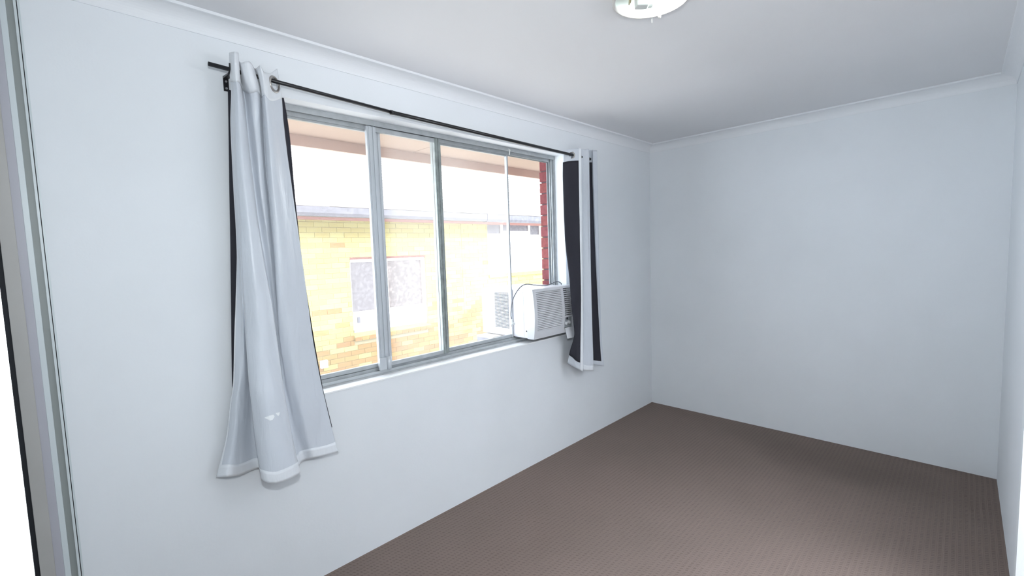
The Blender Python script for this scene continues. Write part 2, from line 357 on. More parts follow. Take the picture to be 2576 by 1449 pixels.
# frame head / sill / jambs with raised track lips
h = MB().box(WX0, WX1, FY0+0.001, FY1, WZ1-0.016, WZ1)
for y in (FY0, FY0+0.026, FY1-0.005): h.box(WX0+0.001, WX1-0.001, y, y+0.004, WZ1-(0.026 if y == FY0 else 0.042), WZ1-0.014)
h.build('frame_head', M_alu, win)
h = MB().box(WX0, WX1, FY0+0.0015, FY1, WZ0+0.0045, WZ0+0.021)
for y, z in ((FY0, 0.025), (FY0+0.026, 0.036), (FY1-0.005, 0.040)): h.box(WX0+0.001, WX1-0.001, y, y+0.004, WZ0+0.005, WZ0+z)
h.prism([(FY0-0.012, WZ0+0.0045), (FY0+0.001, WZ0+0.0045), (FY0+0.001, WZ0+0.012), (FY0-0.008, WZ0+0.009)], 'x', WX0, WX1)
h.build('frame_sill', M_alu, win)
for x0, x1, xs in ((WX0, WX0+0.012, 1), (WX1-0.012, WX1, -1)):
    j = MB().box(x0+0.0005, x1-0.0005, FY0+0.003, FY1-0.001, WZ0+0.006, WZ1-0.002)
    e = x1 if xs > 0 else x0
    for y in (FY0+0.012, FY0+0.028, FY1-0.006):
        a, b = sorted((e, e+xs*0.018)); j.box(a, b, y, y+0.004, WZ0+0.014, WZ1-0.014)
    j.build('frame_jamb', M_alu, win)
ZB, ZT = WZ0+0.040, WZ1-0.040
def sash(x0, x1, y, wl_, wr_, ml, mr, gm, lab=None):
    s = MB().box(x0+0.001, x1-0.001, y+0.0015, y+0.018, ZB-0.003, ZB+0.018).box(x0+0.001, x1-0.001, y+0.0015, y+0.018, ZT-0.012, ZT+0.011).build('sash_rail', M_alu, win, bevel=0.0008)
    for a, b, mm in ((x0, x0+wl_, ml), (x1-wr_, x1, mr)):
        st = MB().box(a, b, y, y+0.020, ZB-0.004, ZT+0.012)
        w = b-a
        if w > 0.02:
            st.box(a+w*0.18, a+w*0.34, y-0.004, y+0.001, ZB-0.004, ZT+0.012).box(a+w*0.62, a+w*0.80, y-0.005, y+0.001, ZB-0.004, ZT+0.012)
        st.build('stile', mm, win, bevel=0.0008)
    B('pane', gm, x0+wl_*0.6, x1-wr_*0.6, y+0.008, y+0.012, ZB+0.012, ZT-0.008, win)
sash(WX0+0.010, -2.650, 0.112, 0.03, 0.045, M_alu, M_alu_l, M_glass)
sash(-2.738, -2.292, 0.086, 0.050, 0.034, M_alu_l, M_alu_d, M_glass2)
sash(-2.325, -1.7175, 0.112, 0.060, 0.012, M_alu_d, M_alu_l, M_glass2)
# pull latch at the foot of the meeting stile
l = MB().box(-2.745, -2.705, 0.070, 0.086, 0.872, 0.935).build('latch', M_alu_l, win, bevel=0.002)
MB().tube([(-2.692, 0.072, 0.872), (-2.692, 0.072, 0.938)], 0.013, 14).build('latch_roller', M_alu_l, l, smooth=True)
# small catch wire at the head over the open end
MB().tube([(-1.735, 0.078, 2.095), (-1.735, 0.072, 2.125), (-1.75, 0.07, 2.128)], 0.003, 6).build('catch', M_upvc, win)

# ------------------------------------------------------------------ outer brick skin and piers (belongs to the window wall)
MB().box(XL, WX0-0.12, 0.115, 0.22, -3.2, 2.2).box(WX1+0.12, 0.3, 0.115, 0.22, -3.2, 2.2).box(WX0-0.12, WX1+0.12, 0.145, 0.22, -3.2, WZ0-0.03).build('outer_skin', M_mortar, wall_left)
PT = 0.0812
for sx, xe in ((1, WX1), (-1, WX0)):
    MB().box(*sorted((xe+sx*0.010, xe+sx*0.12)), 0.115, 0.222, 0.2, 2.2).build('mortar_bed', M_mortar, wall_left)
    for i in range(24):
        z0 = 0.27 + i*PT
        if z0+0.0722 > 2.2: break
        L_ = 0.23 if i % 2 else 0.11
        a, b = sorted((xe+sx*random.uniform(-0.001, 0.002), xe+sx*L_))
        MB().box(a, b, 0.116, 0.232+random.uniform(-0.002, 0.002), z0, z0+0.0722).build('brick', random.choice(M_redb), wall_left, bevel=0.003)
# outer sloping brick sill
B('outer_sill', M_redb[1], WX0, WX1, 0.142, 0.26, WZ0-0.09, WZ0-0.005, wall_left)

# ------------------------------------------------------------------ eave above the window outside
ev = thing('roof_eave', 'peach coloured eave soffit and fascia overhanging the window outside', 'eave', (-2, 0.5, 2.2))
n_pan = 5
for i in range(n_pan):
    x0 = -5.0 + i*1.5
    B('soffit_panel', M_eave, x0+0.003, x0+1.497, 0.232, 0.79, 2.20, 2.212, ev)
B('fascia', M_fascia, -5, 2.5, 0.79, 0.812, 2.135, 2.30, ev)
MB().prism([(0.812, 2.18), (0.812, 2.30), (0.93, 2.30), (0.93, 2.20), (0.90, 2.175)], 'x', -5, 2.5).build('gutter', M_fascia, ev)
MB().prism([(0.93, 2.30), (0.93, 2.33), (-1.5, 3.30), (-3.9, 2.33), (-3.9, 2.3), (-1.5, 3.26)], 'x', -5, 2.5).build('roof_slab', M_roof, ev)

# ------------------------------------------------------------------ air conditioner
ac = thing('air_conditioner', 'white box window air conditioner sitting in the open right end of the window', 'air conditioner', (-1.5, 0.1, 0.882))
AX0, AX1, AZ0, AZ1 = -1.72, -1.297, 0.884, 1.213
BEZ = -0.020
cab = MB().box(AX0+0.004, AX1-0.004, BEZ, 0.425, AZ0+0.002, AZ1-0.004)
B('cabinet', M_acb, AX0+0.004, AX1-0.004, BEZ, 0.425, AZ0+0.002, AZ1-0.004, ac, bevel=0.003)
# bezel as a frame bulging toward the room
def bulge(z): 
    t = (z-AZ0)/(AZ1-AZ0); return -0.068 - 0.022*math.sin(math.pi*(1-t)*0.80+0.25)*1.0
GX0, GX1 = AX0+0.030, -1.432
OX0, OX1 = -1.405, -1.308
zs = [AZ0 + (AZ1-AZ0)*k/24 for k in range(25)]
def slab(x0, x1, z0, z1, back=None, proud=0.0):
    k = 8 if z1-z0 > 0.05 else 2
    zz = [z0+(z1-z0)*i/k for i in range(k+1)]
    poly = [(bulge(z)-proud, z) for z in zz] + [((back if back is not None else BEZ), zz[-1]), ((back if back is not None else BEZ), zz[0])]
    return poly, x0, x1
bz = MB()
for x0, x1, z0, z1 in ((AX0, GX0, AZ0, AZ1), (GX0, GX1, 1.193, AZ1), (GX0, GX1, AZ0, 0.934), (GX1, OX0, AZ0, AZ1), (OX0, OX1, 1.197, AZ1), (OX0, OX1, AZ0, 0.916), (OX0, OX1, 0.992, 1.006), (OX1, AX1, AZ0, AZ1)):
    poly, a, b = slab(x0, x1, z0, z1); bz.prism(poly, 'x', a, b)
bz.build('front_bezel', M_acw, ac)
B('grille_back', M_recess, GX0, OX1, -0.045, -0.030, 0.94, 1.195, ac)
# intake louvres
for i in range(22):
    z = 0.9345 + i*0.01178
    y = bulge(z+0.005)
    MB().prism([(y, z), (y+0.002, z+0.0088), (y+0.016, z+0.0098), (y+0.014, z+0.001)], 'x', GX0-0.001, GX1+0.001).build('louvre', M_acg, ac)
# outlet grille slats and upright vanes
for i in range(13):
    z = 1.012 + i*0.0143
    y = bulge(z)+0.004
    MB().prism([(y, z), (y, z+0.0062), (y+0.014, z+0.0085), (y+0.014, z+0.0025)], 'x', OX0, OX1).build('outlet_slat', M_acg, ac)
for x in (-1.350, -1.332, -1.316):
    B('vane', M_acg, x, x+0.003, -0.072, -0.062, 1.006, 1.197, ac)
# control recess, knobs and hanging flap
B('control_panel', M_panel, OX0+0.002, OX1-0.006, -0.076, -0.066, 0.918, 0.991, ac, bevel=0.002)
B('display_slot', M_recess, -1.372, -1.356, -0.0775, -0.075, 0.973, 0.990, ac)
for x, z in ((-1.388, 0.950), (-1.352, 0.953)):
    k = MB().tube([(x, -0.076, z), (x, -0.088, z), (x, -0.090, z)], [0.0125, 0.0115, 0.009], 20).build('knob', M_acw, ac, smooth=False)
    B('knob_grip', M_acw, x-0.0015, x+0.0015, -0.094, -0.089, z-0.010, z+0.010, k)
MB().prism([(-0.082, 0.917), (-0.086, 0.919), (-0.108, 0.844), (-0.103, 0.843)], 'x', -1.402, -1.306).build('control_flap', M_acw, ac, bevel=0.001)
# side: vertical line grooves and drain hole
MB().tube([(AX0-0.001, -0.012, 0.935), (AX0+0.001, -0.012, 0.935)], 0.004, 14).build('drain_hole', M_recess, ac)
MB().box(AX0+0.0030, AX0+0.0045, 0.012, 0.014, AZ0+0.010, AZ1-0.016).box(AX0+0.003, AX0+0.0045, -0.006, 0.012, AZ1-0.018, AZ1-0.016).build('side_groove', M_acg, ac)
# outdoor side vent
B('vent_recess', M_recess, AX0+0.0025, AX0+0.0045, 0.153, 0.290, 0.935, 1.183, ac)
for i in range(30):
    z = 0.936 + i*0.00828
    MB().prism([(AX0-0.0012, z), (AX0-0.0012, z+0.0024), (AX0+0.003, z+0.0034), (AX0+0.003, z+0.0010)], 'y', 0.152, 0.291).build('side_vent_slat', M_alu_l, ac)
# power cord lying over the cabinet with the plug hanging down its side
def crv(pts, n=8):
    out = []
    for i in range(len(pts)-1):
        p0 = Vector(pts[max(i-1, 0)]); p1 = Vector(pts[i]); p2 = Vector(pts[i+1]); p3 = Vector(pts[min(i+2, len(pts)-1)])
        for k in range(n):
            t = k/n
            out.append(0.5*((2*p1) + (p2-p0)*t + (2*p0-5*p1+4*p2-p3)*t*t + (3*p1-p0-3*p2+p3)*t*t*t))
    out.append(Vector(pts[-1])); return out
cp = [(-1.300, 0.02, 1.214), (-1.330, 0.0, 1.226), (-1.378, 0.0, 1.240), (-1.484, 0.0, 1.222), (-1.558, 0.03, 1.227), (-1.648, 0.04, 1.241), (-1.697, 0.05, 1.226), (-1.744, 0.052, 1.187), (-1.784, 0.05, 1.132), (-1.799, 0.05, 1.055), (-1.792, 0.05, 1.018)]
cord = MB().tube(crv(cp), 0.0034, 8).build('power_cord', M_cord, ac, smooth=True)
pl = MB().tube([(-1.792, 0.05, 1.022), (-1.791, 0.05, 1.018), (-1.790, 0.05, 0.998), (-1.789, 0.05, 0.994), (-1.788, 0.05, 0.984), (-1.788, 0.05, 0.982)], [0.005, 0.007, 0.009, 0.019, 0.019, 0.015], 18).build('plug', M_plug, cord)
for dx in (-0.006, 0.006):
    B('prong', M_ring, -1.788+dx-0.0025, -1.788+dx+0.0025, 0.049, 0.0505, 0.966, 0.983, cord)
# shelf outside under the unit
sh = thing('support_shelf', 'weathered grey metal ledge outside beneath the air conditioner', 'shelf', (-1.6, 0.3, 0.85))
B('ledge_top', M_conc, -1.80, -1.29, 0.235, 0.40, 0.870, 0.880, sh)
B('ledge_face', M_shelf, -1.80, -1.29, 0.236, 0.395, 0.800, 0.870, sh)

# ------------------------------------------------------------------ curtain rod
rod = thing('curtain_rod', 'thin black telescopic curtain rod running above the window', 'curtain rod', (-2.3, -0.08, 2.15))
RA = Vector((-3.440, -0.08, 2.180)); RJ = Vector((-2.692, -0.08, 2.148)); RB = Vector((-1.05, -0.08, 2.122))
MB().tube([RA, RJ+Vector((0.03, 0, 0))], 0.0078, 14).build('inner_tube', M_rod, rod, smooth=True)
MB().tube([RJ, RB], 0.0095, 14).build('outer_tube', M_rod, rod, smooth=True)
MB().tube([RJ-Vector((0.006, 0, 0)), RJ+Vector((0.006, 0, 0))], 0.0108, 14).build('joint_collar', M_rod, rod)
for bx in (-3.367, -1.10):
    zr = 2.177 if bx < -2 else 2.123
    b = MB().box(bx-0.009, bx+0.009, -0.004, 0, zr-0.058, zr-0.002)
    b.prism([(0, zr-0.006), (-0.004, zr-0.012), (-0.072, zr-0.016), (-0.094, zr-0.004), (-0.094, zr+0.018), (-0.090, zr+0.018), (-0.090, zr-0.002), (-0.072, zr-0.011), (-0.004, zr-0.004)], 'x', bx-0.009, bx+0.009)
    br = b.build('bracket', M_rod, rod)
    for dz in (-0.022, -0.048):
        MB().tube([(bx, -0.004, zr+dz), (bx, -0.0065, zr+dz)], 0.0042, 12).build('screw', M_screw, br)

# ------------------------------------------------------------------ curtains
def cr1(a, b, c, d, t):
    return 0.5*((2*b) + (c-a)*t + (2*a-5*b+4*c-d)*t*t + (3*b-a-3*c+d)*t*t*t)
def track(pts, ss):
    """pts: (px, py, y) down one fold line; resampled at the fractions ss of its length"""
    Q = [P(*p) for p in pts]
    acc = [0]
    for i in range(1, len(Q)): acc.append(acc[-1]+(Q[i]-Q[i-1]).length)
    T = acc[-1]; out = []
    for s in ss:
        d = s*T; i = 0
        while i < len(Q)-2 and acc[i+1] < d: i += 1
        t = (d-acc[i])/(acc[i+1]-acc[i]); t = min(max(t, 0), 1)
        a, b, c, e = Q[max(i-1, 0)], Q[i], Q[i+1], Q[min(i+2, len(Q)-1)]
        lin = b.lerp(c, t); cr = cr1(a, b, c, e, t)
        out.append(lin.lerp(cr, 0.7))
    return out
def sheet(cols, nrow=110, sub=6, wr=0.0015, sd_=0.0):
    ss = [k/(nrow-1) for k in range(nrow)]
    T = [track(c, ss) for c in cols]; G = []
    for r in range(nrow):
        row = []
        for i in range(len(T)-1):
            a, b, c, d = T[max(i-1, 0)][r], T[i][r], T[i+1][r], T[min(i+2, len(T)-1)][r]
            for k in range(sub):
                t = k/sub; q = b.lerp(c, t).lerp(cr1(a, b, c, d, t), 0.75); row.append(q)
        row.append(T[-1][r])
        G.append(row)
    for r in range(nrow):
        for j in range(len(G[r])):
            q = G[r][j]
            w = noise.noise(Vector((q.x*18+sd_, q.y*18, q.z*7)))*wr*1.6 + noise.noise(Vector((q.x*50, q.y*50+sd_, q.z*26)))*wr*0.5
            G[r][j] = q + Vector((0, -w, 0))
    return G
def normals(G):
    R, C = len(G), len(G[0]); out = []
    for r in range(R):
        row = []
        for c in range(C):
            u = G[r][min(c+1, C-1)] - G[r][max(c-1, 0)]; v = G[min(r+1, R-1)][c] - G[max(r-1, 0)][c]
            n = u.cross(v)          # left-to-right x top-to-bottom: points away from the room
            row.append(-n.normalized() if n.length > 1e-9 else Vector((0, -1, 0)))
        out.append(row)
    return out
def sub_sheet(G, Nn, r0, r1, c0, c1, off):
    return [[G[r][c] + Nn[r][c]*off for c in range(c0, c1)] for r in range(r0, r1)]
def build_sheet(G, name, m, parent, thick=0.0012, hole=None):
    R, C = len(G), len(G[0]); Nn = normals(G)
    v = [p for row in G for p in row] + [p - Nn[r][c]*thick for r, row in enumerate(G) for c, p in enumerate(row)]
    K = R*C; f = []
    def alive(r, c):
        if hole is None: return True
        q = (G[r][c]+G[r+1][c+1])*0.5
        return all((q-h).length > rad for h, rad in hole)
    for r in range(R-1):
        for c in range(C-1):
            if not alive(r, c): continue
            a, b, d, e = r*C+c, r*C+c+1, (r+1)*C+c+1, (r+1)*C+c
            f.append((a, e, d, b)); f.append((K+a, K+b, K+d, K+e))
    for r in range(R-1):
        f.append((r*C, K+r*C, K+(r+1)*C, (r+1)*C)); f.append((r*C+C-1, (r+1)*C+C-1, K+(r+1)*C+C-1, K+r*C+C-1))
    for c in range(C-1):
        f.append((c, c+1, K+c+1, K+c)); a = (R-1)*C+c; f.append((a, K+a, K+a+1, a+1))
    return MB().add(v, f).build(name, m, parent, smooth=True, fix=False)

lc = thing('curtain', 'long silver satin curtain bunched at the left end of the rod', 'curtain', (-3.28, -0.1, 0.62))
colsL = [
 [(577,133,-.070),(578,180,-.070),(582,232,-.068),(580,300,-.065),(584,400,-.062),(589,500,-.06),(593,560,-.06),(596,650,-.058),(593,756,-.055),(591,811,-.05),(589,870,-.05),(587,960,-.05),(580,1007,-.05),(569,1098,-.045),(544,1200,-.04)],
 [(580,132,-.090),(581,180,-.090),(586,232,-.090),(585,300,-.085),(588,400,-.085),(594,500,-.080),(598,560,-.08),(601,650,-.078),(604,756,-.075),(606,811,-.07),(604,870,-.07),(602,960,-.085),(594,1007,-.09),(588,1098,-.085),(572,1199,-.08)],
 [(582,131,-.110),(583,180,-.108),(588,232,-.108),(588,300,-.100),(591,400,-.10),(597,500,-.10),(601,560,-.10),(604,650,-.10),(609,756,-.095),(612,811,-.09),(613,870,-.085),(615,960,-.08),(612,1007,-.08),(607,1098,-.07),(600,1196,-.06)],
 [(583,131,-.116),(585,180,-.116),(590,232,-.115),(590,300,-.11),(593,400,-.11),(600,500,-.11),(604,560,-.11),(607,650,-.11),(613,756,-.10),(616,811,-.085),(620,870,-.07),(629,960,-.055),(633,1007,-.045),(640,1098,-.035),(652,1178,-.03)],
 [(585,131,-.122),(587,180,-.122),(592,232,-.122),(592,300,-.125),(595,400,-.13),(602,500,-.13),(606,560,-.13),(610,650,-.13),(616,756,-.13),(619,811,-.13),(622,870,-.14),(627,960,-.15),(632,1007,-.155),(643,1098,-.165),(660,1208,-.18)],
 [(591,130,-.135),(593,180,-.132),(598,232,-.135),(603,300,-.14),(610,400,-.148),(620,500,-.152),(627,560,-.155),(637,650,-.16),(647,756,-.165),(652,811,-.17),(659,870,-.175),(667,960,-.19),(673,1007,-.20),(684,1098,-.21),(697,1216,-.22)],
 [(599,133,-.118),(603,202,-.118),(608,240,-.118),(616,300,-.12),(628,400,-.125),(638,480,-.128),(648,560,-.13),(662,650,-.135),(681,756,-.14),(689,811,-.145),(697,870,-.15),(709,960,-.165),(717,1007,-.17),(733,1098,-.185),(752,1192,-.20)],
 [(600,150,-.060),(606,202,-.050),(615,245,-.045),(620,300,-.045),(630,400,-.045),(640,480,-.045),(650,560,-.045),(664,650,-.045),(682,756,-.045),(690,811,-.045),(698,870,-.045),(709,960,-.045),(716,1007,-.045),(732,1098,-.045),(750,1176,-.045)],
 [(606,158,-.115),(618,202,-.120),(630,240,-.105),(636,300,-.085),(648,400,-.08),(656,480,-.075),(667,560,-.07),(680,650,-.06),(690,756,-.05),(696,811,-.045),(703,870,-.042),(712,960,-.042),(718,1007,-.042),(736,1098,-.042),(752,1172,-.042)],
 [(626,154,-.130),(640,202,-.135),(648,238,-.115),(652,300,-.090),(660,400,-.08),(668,480,-.07),(676,560,-.065),(685,650,-.055),(695,756,-.048),(699,811,-.045),(706,870,-.042),(715,960,-.042),(722,1007,-.042),(740,1098,-.042),(754,1168,-.042)],
 [(640,172,-.070),(650,202,-.060),(657,235,-.060),(662,300,-.060),(668,400,-.055),(675,480,-.05),(683,560,-.05),(692,650,-.048),(697,756,-.045),(700,811,-.045),(708,870,-.045),(717,960,-.045),(726,1007,-.045),(745,1098,-.045),(758,1162,-.045)],
 [(648,170,-.105),(655,205,-.105),(659,232,-.100),(663,300,-.095),(670,404,-.095),(677,490,-.095),(684,560,-.095),(691,650,-.092),(697,756,-.088),(700,811,-.08),(706,870,-.07),(722,960,-.06),(732,1007,-.058),(752,1098,-.052),(770,1156,-.05)],
 [(655,165,-.125),(662,198,-.125),(666,232,-.122),(672,300,-.122),(681,404,-.12),(690,490,-.115),(699,560,-.11),(707,650,-.105),(716,756,-.10),(722,811,-.095),(730,870,-.09),(745,960,-.085),(754,1007,-.085),(772,1098,-.08),(788,1152,-.078)],
 [(663,180,-.118),(670,205,-.118),(674,235,-.115),(682,300,-.112),(694,404,-.11),(704,490,-.105),(713,560,-.10),(724,650,-.095),(738,756,-.09),(745,811,-.088),(753,870,-.085),(770,960,-.082),(780,1007,-.082),(795,1098,-.08),(808,1148,-.08)],
 [(680,184,-.084),(683,210,-.082),(687,243,-.084),(696,300,-.080),(709,404,-.075),(720,490,-.07),(731,560,-.07),(743,650,-.07),(758,756,-.068),(766,811,-.07),(775,870,-.072),(790,960,-.072),(800,1007,-.075),(817,1098,-.075),(830,1143,-.078)],
 [(697,173,-.056),(702,205,-.056),(709,245,-.045),(713,300,-.045),(725,404,-.045),(737,490,-.045),(747,560,-.045),(760,650,-.05),(774,756,-.052),(781,811,-.055),(790,870,-.058),(807,960,-.06),(818,1007,-.065),(837,1085,-.07),(851,1137,-.08)],
]
GL = sheet(colsL, 120, 7, 0.0018)
NL = normals(GL); NC = len(GL[0])
ringL = P(690, 212, -0.079)
build_sheet(GL, 'fabric', M_satin, lc, hole=[(ringL, 0.021)])
def zrow(G, c, z):
    for r in range(len(G)):
        if G[r][c].z < z: return r
    return len(G)-1
RH = 115
build_sheet(sub_sheet(GL, NL, RH, 120, 0, NC, 0.0016), 'hem', M_satin_b, lc, 0.0008)
build_sheet(sub_sheet(GL, NL, 0, 9, 0, NC, 0.0014), 'header_band', M_satin_b, lc, 0.0007, hole=[(ringL, 0.022)])
build_sheet([row[0:3] for row in sub_sheet(GL, NL, 0, 120, 0, 3, 0.0010)], 'side_seam', M_satin_b, lc, 0.0006)
MB().torus(ringL, (math.cos(math.radians(-53)), math.sin(math.radians(-53)), 0.0), 0.0275, 0.0052).build('eyelet', M_ring, lc, smooth=True)
# blackout lining sheet behind
colsK = [
 [(573,225,-.028),(575,330,-.028),(577,480,-.028),(580,660,-.028),(582,860,-.028),(584,975,-.028)],
 [(600,232,-.034),(604,330,-.034),(608,480,-.034),(612,660,-.034),(616,860,-.034),(620,1040,-.03)],
 [(640,238,-.026),(648,330,-.026),(655,480,-.026),(662,660,-.026),(672,860,-.026),(690,1080,-.026)],
 [(680,243,-.034),(690,330,-.034),(702,480,-.034),(715,660,-.034),(730,860,-.034),(750,1080,-.03)],
 [(714,246,-.030),(722,290,-.030),(730,350,-.030),(739,458,-.030),(747,540,-.030),(762,670,-.030),(788,840,-.030),(812,975,-.030),(836,1075,-.030)],
]
GK = sheet(colsK, 40, 6, 0.0008, 5.0)
build_sheet(GK, 'lining', M_lining, lc, 0.0008)
# torn light patch low on the front fold
bpy.context.view_layer.update()
from mathutils.bvhtree import BVHTree
_fab = [o for o in lc.children if o.name.startswith('fabric')][0]
bv = BVHTree.FromPolygons([v.co.copy() for v in _fab.data.vertices], [tuple(p.vertices) for p in _fab.data.polygons])
pm = MB()
for poly in ([(665,1051),(677,1046),(688,1043),(691,1048),(686,1056),(679,1058)],
             [(693,1039),(704,1037),(703,1043),(700,1047),(697,1044)]):
    vs = []
    for a, b in poly:
        d = (P(a, b, -0.1)-CAM).normalized(); hit = bv.ray_cast(CAM, d)
        q = hit[0] if hit[0] else P(a, b, -0.2)
        vs.append(q - d*0.0016)
    vb = [q + Vector((0, 0.001, 0)) for q in vs]; n = len(vs)
    pm.add(vs+vb, [tuple(range(n)), tuple(range(n, 2*n))[::-1]] + [(i, (i+1) % n, n+(i+1) % n, n+i) for i in range(n)])
pm.build('torn_patch', M_patch, lc)

rc = thing('curtain', 'silver curtain folded edge-on at the right rod end, showing its black lining', 'curtain', (-1.2, -0.1, 0.62))
def colR(pts): return pts
A = [
 [(1462,372,-.130),(1463,450,-.135),(1465,600,-.15),(1466,750,-.165),(1467,880,-.175),(1466,934,-.175)],
 [(1447,373,-.105),(1447,450,-.11),(1450,600,-.13),(1455,750,-.15),(1452,880,-.15),(1450,927,-.14)],
 [(1432,375,-.080),(1430,450,-.085),(1433,600,-.11),(1441,690,-.13),(1447,770,-.145),(1451,840,-.148),(1444,878,-.13),(1438,920,-.10)],
 [(1418,378,-.055),(1417,450,-.06),(1422,600,-.095),(1432,690,-.115),(1439,770,-.135),(1446,840,-.140),(1436,878,-.105),(1428,913,-.07)],
 [(1421,378,-.045),(1420,450,-.05),(1425,600,-.085),(1435,690,-.105),(1441,770,-.127),(1448,840,-.132),(1439,878,-.095),(1431,913,-.06)],
 [(1440,376,-.060),(1440,450,-.065),(1443,600,-.085),(1452,750,-.125),(1454,840,-.13),(1451,880,-.11),(1450,920,-.08)],
 [(1463,375,-.085),(1464,450,-.085),(1466,600,-.095),(1468,750,-.11),(1468,880,-.11),(1467,930,-.11)],
 [(1474,375,-.105),(1475,450,-.105),(1478,600,-.115),(1479,750,-.125),(1480,880,-.13),(1478,933,-.13)],
 [(1482,374,-.120),(1483,450,-.12),(1485,600,-.13),(1488,750,-.14),(1492,880,-.15),(1493,932,-.15)],
 [(1480,376,-.070),(1481,450,-.07),(1483,600,-.075),(1485,750,-.08),(1486,880,-.08),(1486,925,-.08)],
]
GA = sheet(A, 90, 6, 0.0008, 9.0); NA = normals(GA); CA = len(GA[0])
ringR = Vector((-1.281, -0.08, 2.121))
ringR = P(1437, 391, -0.085)
hr = [(ringR, 0.019)]
build_sheet(GA, 'fabric', M_satin, rc, 0.0008, hole=hr)
def lining(G, c0, c1, r0, r1): 
    Nn = normals(G); o = [[G[r][c] - Nn[r][c]*0.0022 for c in range(c0, c1)] for r in range(r0, r1)]
    return build_sheet(o, 'lining', M_lining, rc, 0.0006)
lining(GA, 3, 27, 6, 86)
build_sheet([[GA[q][c] - NA[q][c]*0.0030 for c in range(0, 4)] for q in range(0, 90)], 'side_seam', M_satin_b, rc, 0.0006)
build_sheet(sub_sheet(GA, NA, 86, 90, 36, CA, 0.0012), 'hem', M_satin_b, rc, 0.0006)
MB().torus(ringR, (0.83, 0.45, 0), 0.0225, 0.0045).build('eyelet', M_ring, rc, smooth=True)
Bc = [
 [(1492,377,-.100),(1493,450,-.10),(1499,600,-.105),(1507,750,-.115),(1516,880,-.12),(1520,921,-.12)],
 [(1487,377,-.070),(1488,450,-.07),(1493,600,-.08),(1499,750,-.09),(1504,880,-.09),(1506,920,-.09)],
 [(1482,378,-.045),(1482,450,-.045),(1484,600,-.05),(1487,750,-.06),(1492,880,-.06),(1494,918,-.06)],
 [(1478,378,-.030),(1478,450,-.03),(1478,600,-.03),(1480,750,-.03),(1482,880,-.03),(1484,916,-.03)],
 [(1490,378,-.035),(1490,450,-.035),(1491,600,-.035),(1494,750,-.035),(1496,880,-.035),(1498,912,-.035)],
 [(1502,378,-.060),(1503,450,-.06),(1506,600,-.06),(1510,750,-.06),(1514,880,-.06),(1516,912,-.06)],
]
GB = sheet(Bc, 90, 6, 0.0008, 3.0); NB = normals(GB)
build_sheet(GB, 'rear_pleat', M_satin, rc, 0.0008)
lining(GB, 3, 20, 6, 87)

# ------------------------------------------------------------------ ceiling light (round pan with its cover missing)
LC = (-2.312, -1.229, H)
cl = thing('ceiling_light', 'round white ceiling light with its cover missing and the bulb lit', 'ceiling light', LC)
R0 = 0.136
MB().lathe([(0.0, -0.003), (R0-0.030, -0.003), (R0-0.014, -0.010), (R0-0.009, -0.022), (R0-0.006, -0.027)], LC).build('pan', M_lampw, cl, smooth=True)
MB().lathe([(R0-0.010, -0.024), (R0-0.007, -0.030), (R0-0.002, -0.031), (R0+0.001, -0.027), (R0, -0.008), (R0-0.004, 0.0)], LC).build('rim', M_lamprim, cl, smooth=True)
ax = Vector((0.72, -0.69, 0))
hb = Vector((-2.315, -1.165, H-0.034))
hld = MB().box(0.004, 0.048, -0.018, 0.018, -0.016, 0.022).build('lamp_holder', M_holder, cl, bevel=0.004)
hld.matrix_parent_inverse = Matrix.Identity(4)
hld.location = Vector((-2.330, -1.172, H-0.026)) - Vector(LC); hld.rotation_euler = (0, 0, math.atan2(ax.y, ax.x))
hc = MB().tube([(0.045, 0, 0), (0.050, 0, 0), (0.064, 0, 0)], [0.020, 0.017, 0.017], 20).build('lamp_socket', M_lampw, cl)
hc.matrix_parent_inverse = Matrix.Identity(4); hc.location = hld.location; hc.rotation_euler = hld.rotation_euler
bp0 = Vector((-2.330, -1.172, H-0.026)) + ax*0.062
MB().tube([bp0 + ax*t for t in (0, 0.006, 0.015, 0.03, 0.05, 0.065, 0.075, 0.079)], [0.010, 0.012, 0.016, 0.019, 0.020, 0.018, 0.011, 0.002], 20).build('bulb', M_bulb, cl, smooth=True)
MB().tube([(-2.362, -1.172, H-0.006), (-2.348, -1.160, H-0.034), (-2.335, -1.158, H-0.020), (-2.352, -1.172, H-0.010)], 0.0022, 6).build('earth_clip', M_brass, cl)
MB().tube([(-2.290, -1.222, H-0.030), (-2.212, -1.180, H-0.030), (-2.190, -1.167, H-0.034), (-2.186, -1.165, H-0.046)], 0.0012, 6).build('spring_wire', M_alu_d, cl)
MB().tube([(-2.186, -1.196, H-0.031), (-2.176, -1.192, H-0.031)], 0.006, 10).build('retaining_nub', M_lamprim, cl)

# ------------------------------------------------------------------ neighbouring house
nh = thing('neighbouring_house', 'yellow and orange brick house with tiled roof across the gap outside', 'house', (2, 5.0, -3.2))
NY = 5.0
W1 = (-0.49, 0.97, 0.14, 1.455); W2 = (2.54, 4.30, 1.00, 2.10)
core = MB()
X0, X1 = -2.2, 6.6
xsplit = [X0, W1[0], W1[1], W2[0], W2[1], X1]
core.box(X0, W1[0], NY+0.006, NY+0.2, -3.2, 2.3).box(W1[1], W2[0], NY+0.006, NY+0.2, -3.2, 2.3).box(W2[1], X1, NY+0.006, NY+0.2, -3.2, 2.3)
core.box(W1[0], W1[1], NY+0.006, NY+0.2, -3.2, W1[2]).box(W1[0], W1[1], NY+0.006, NY+0.2, W1[3], 2.3)
core.box(W2[0], W2[1], NY+0.006, NY+0.2, -3.2, W2[2]).box(W2[0], W2[1], NY+0.006, NY+0.2, W2[3], 2.3)
core.build('mortar_wall', M_mortar_y, nh)
BL, BH, CP_ = 0.2315, 0.0750, 0.080
cands = []
z = -0.86; row = 0
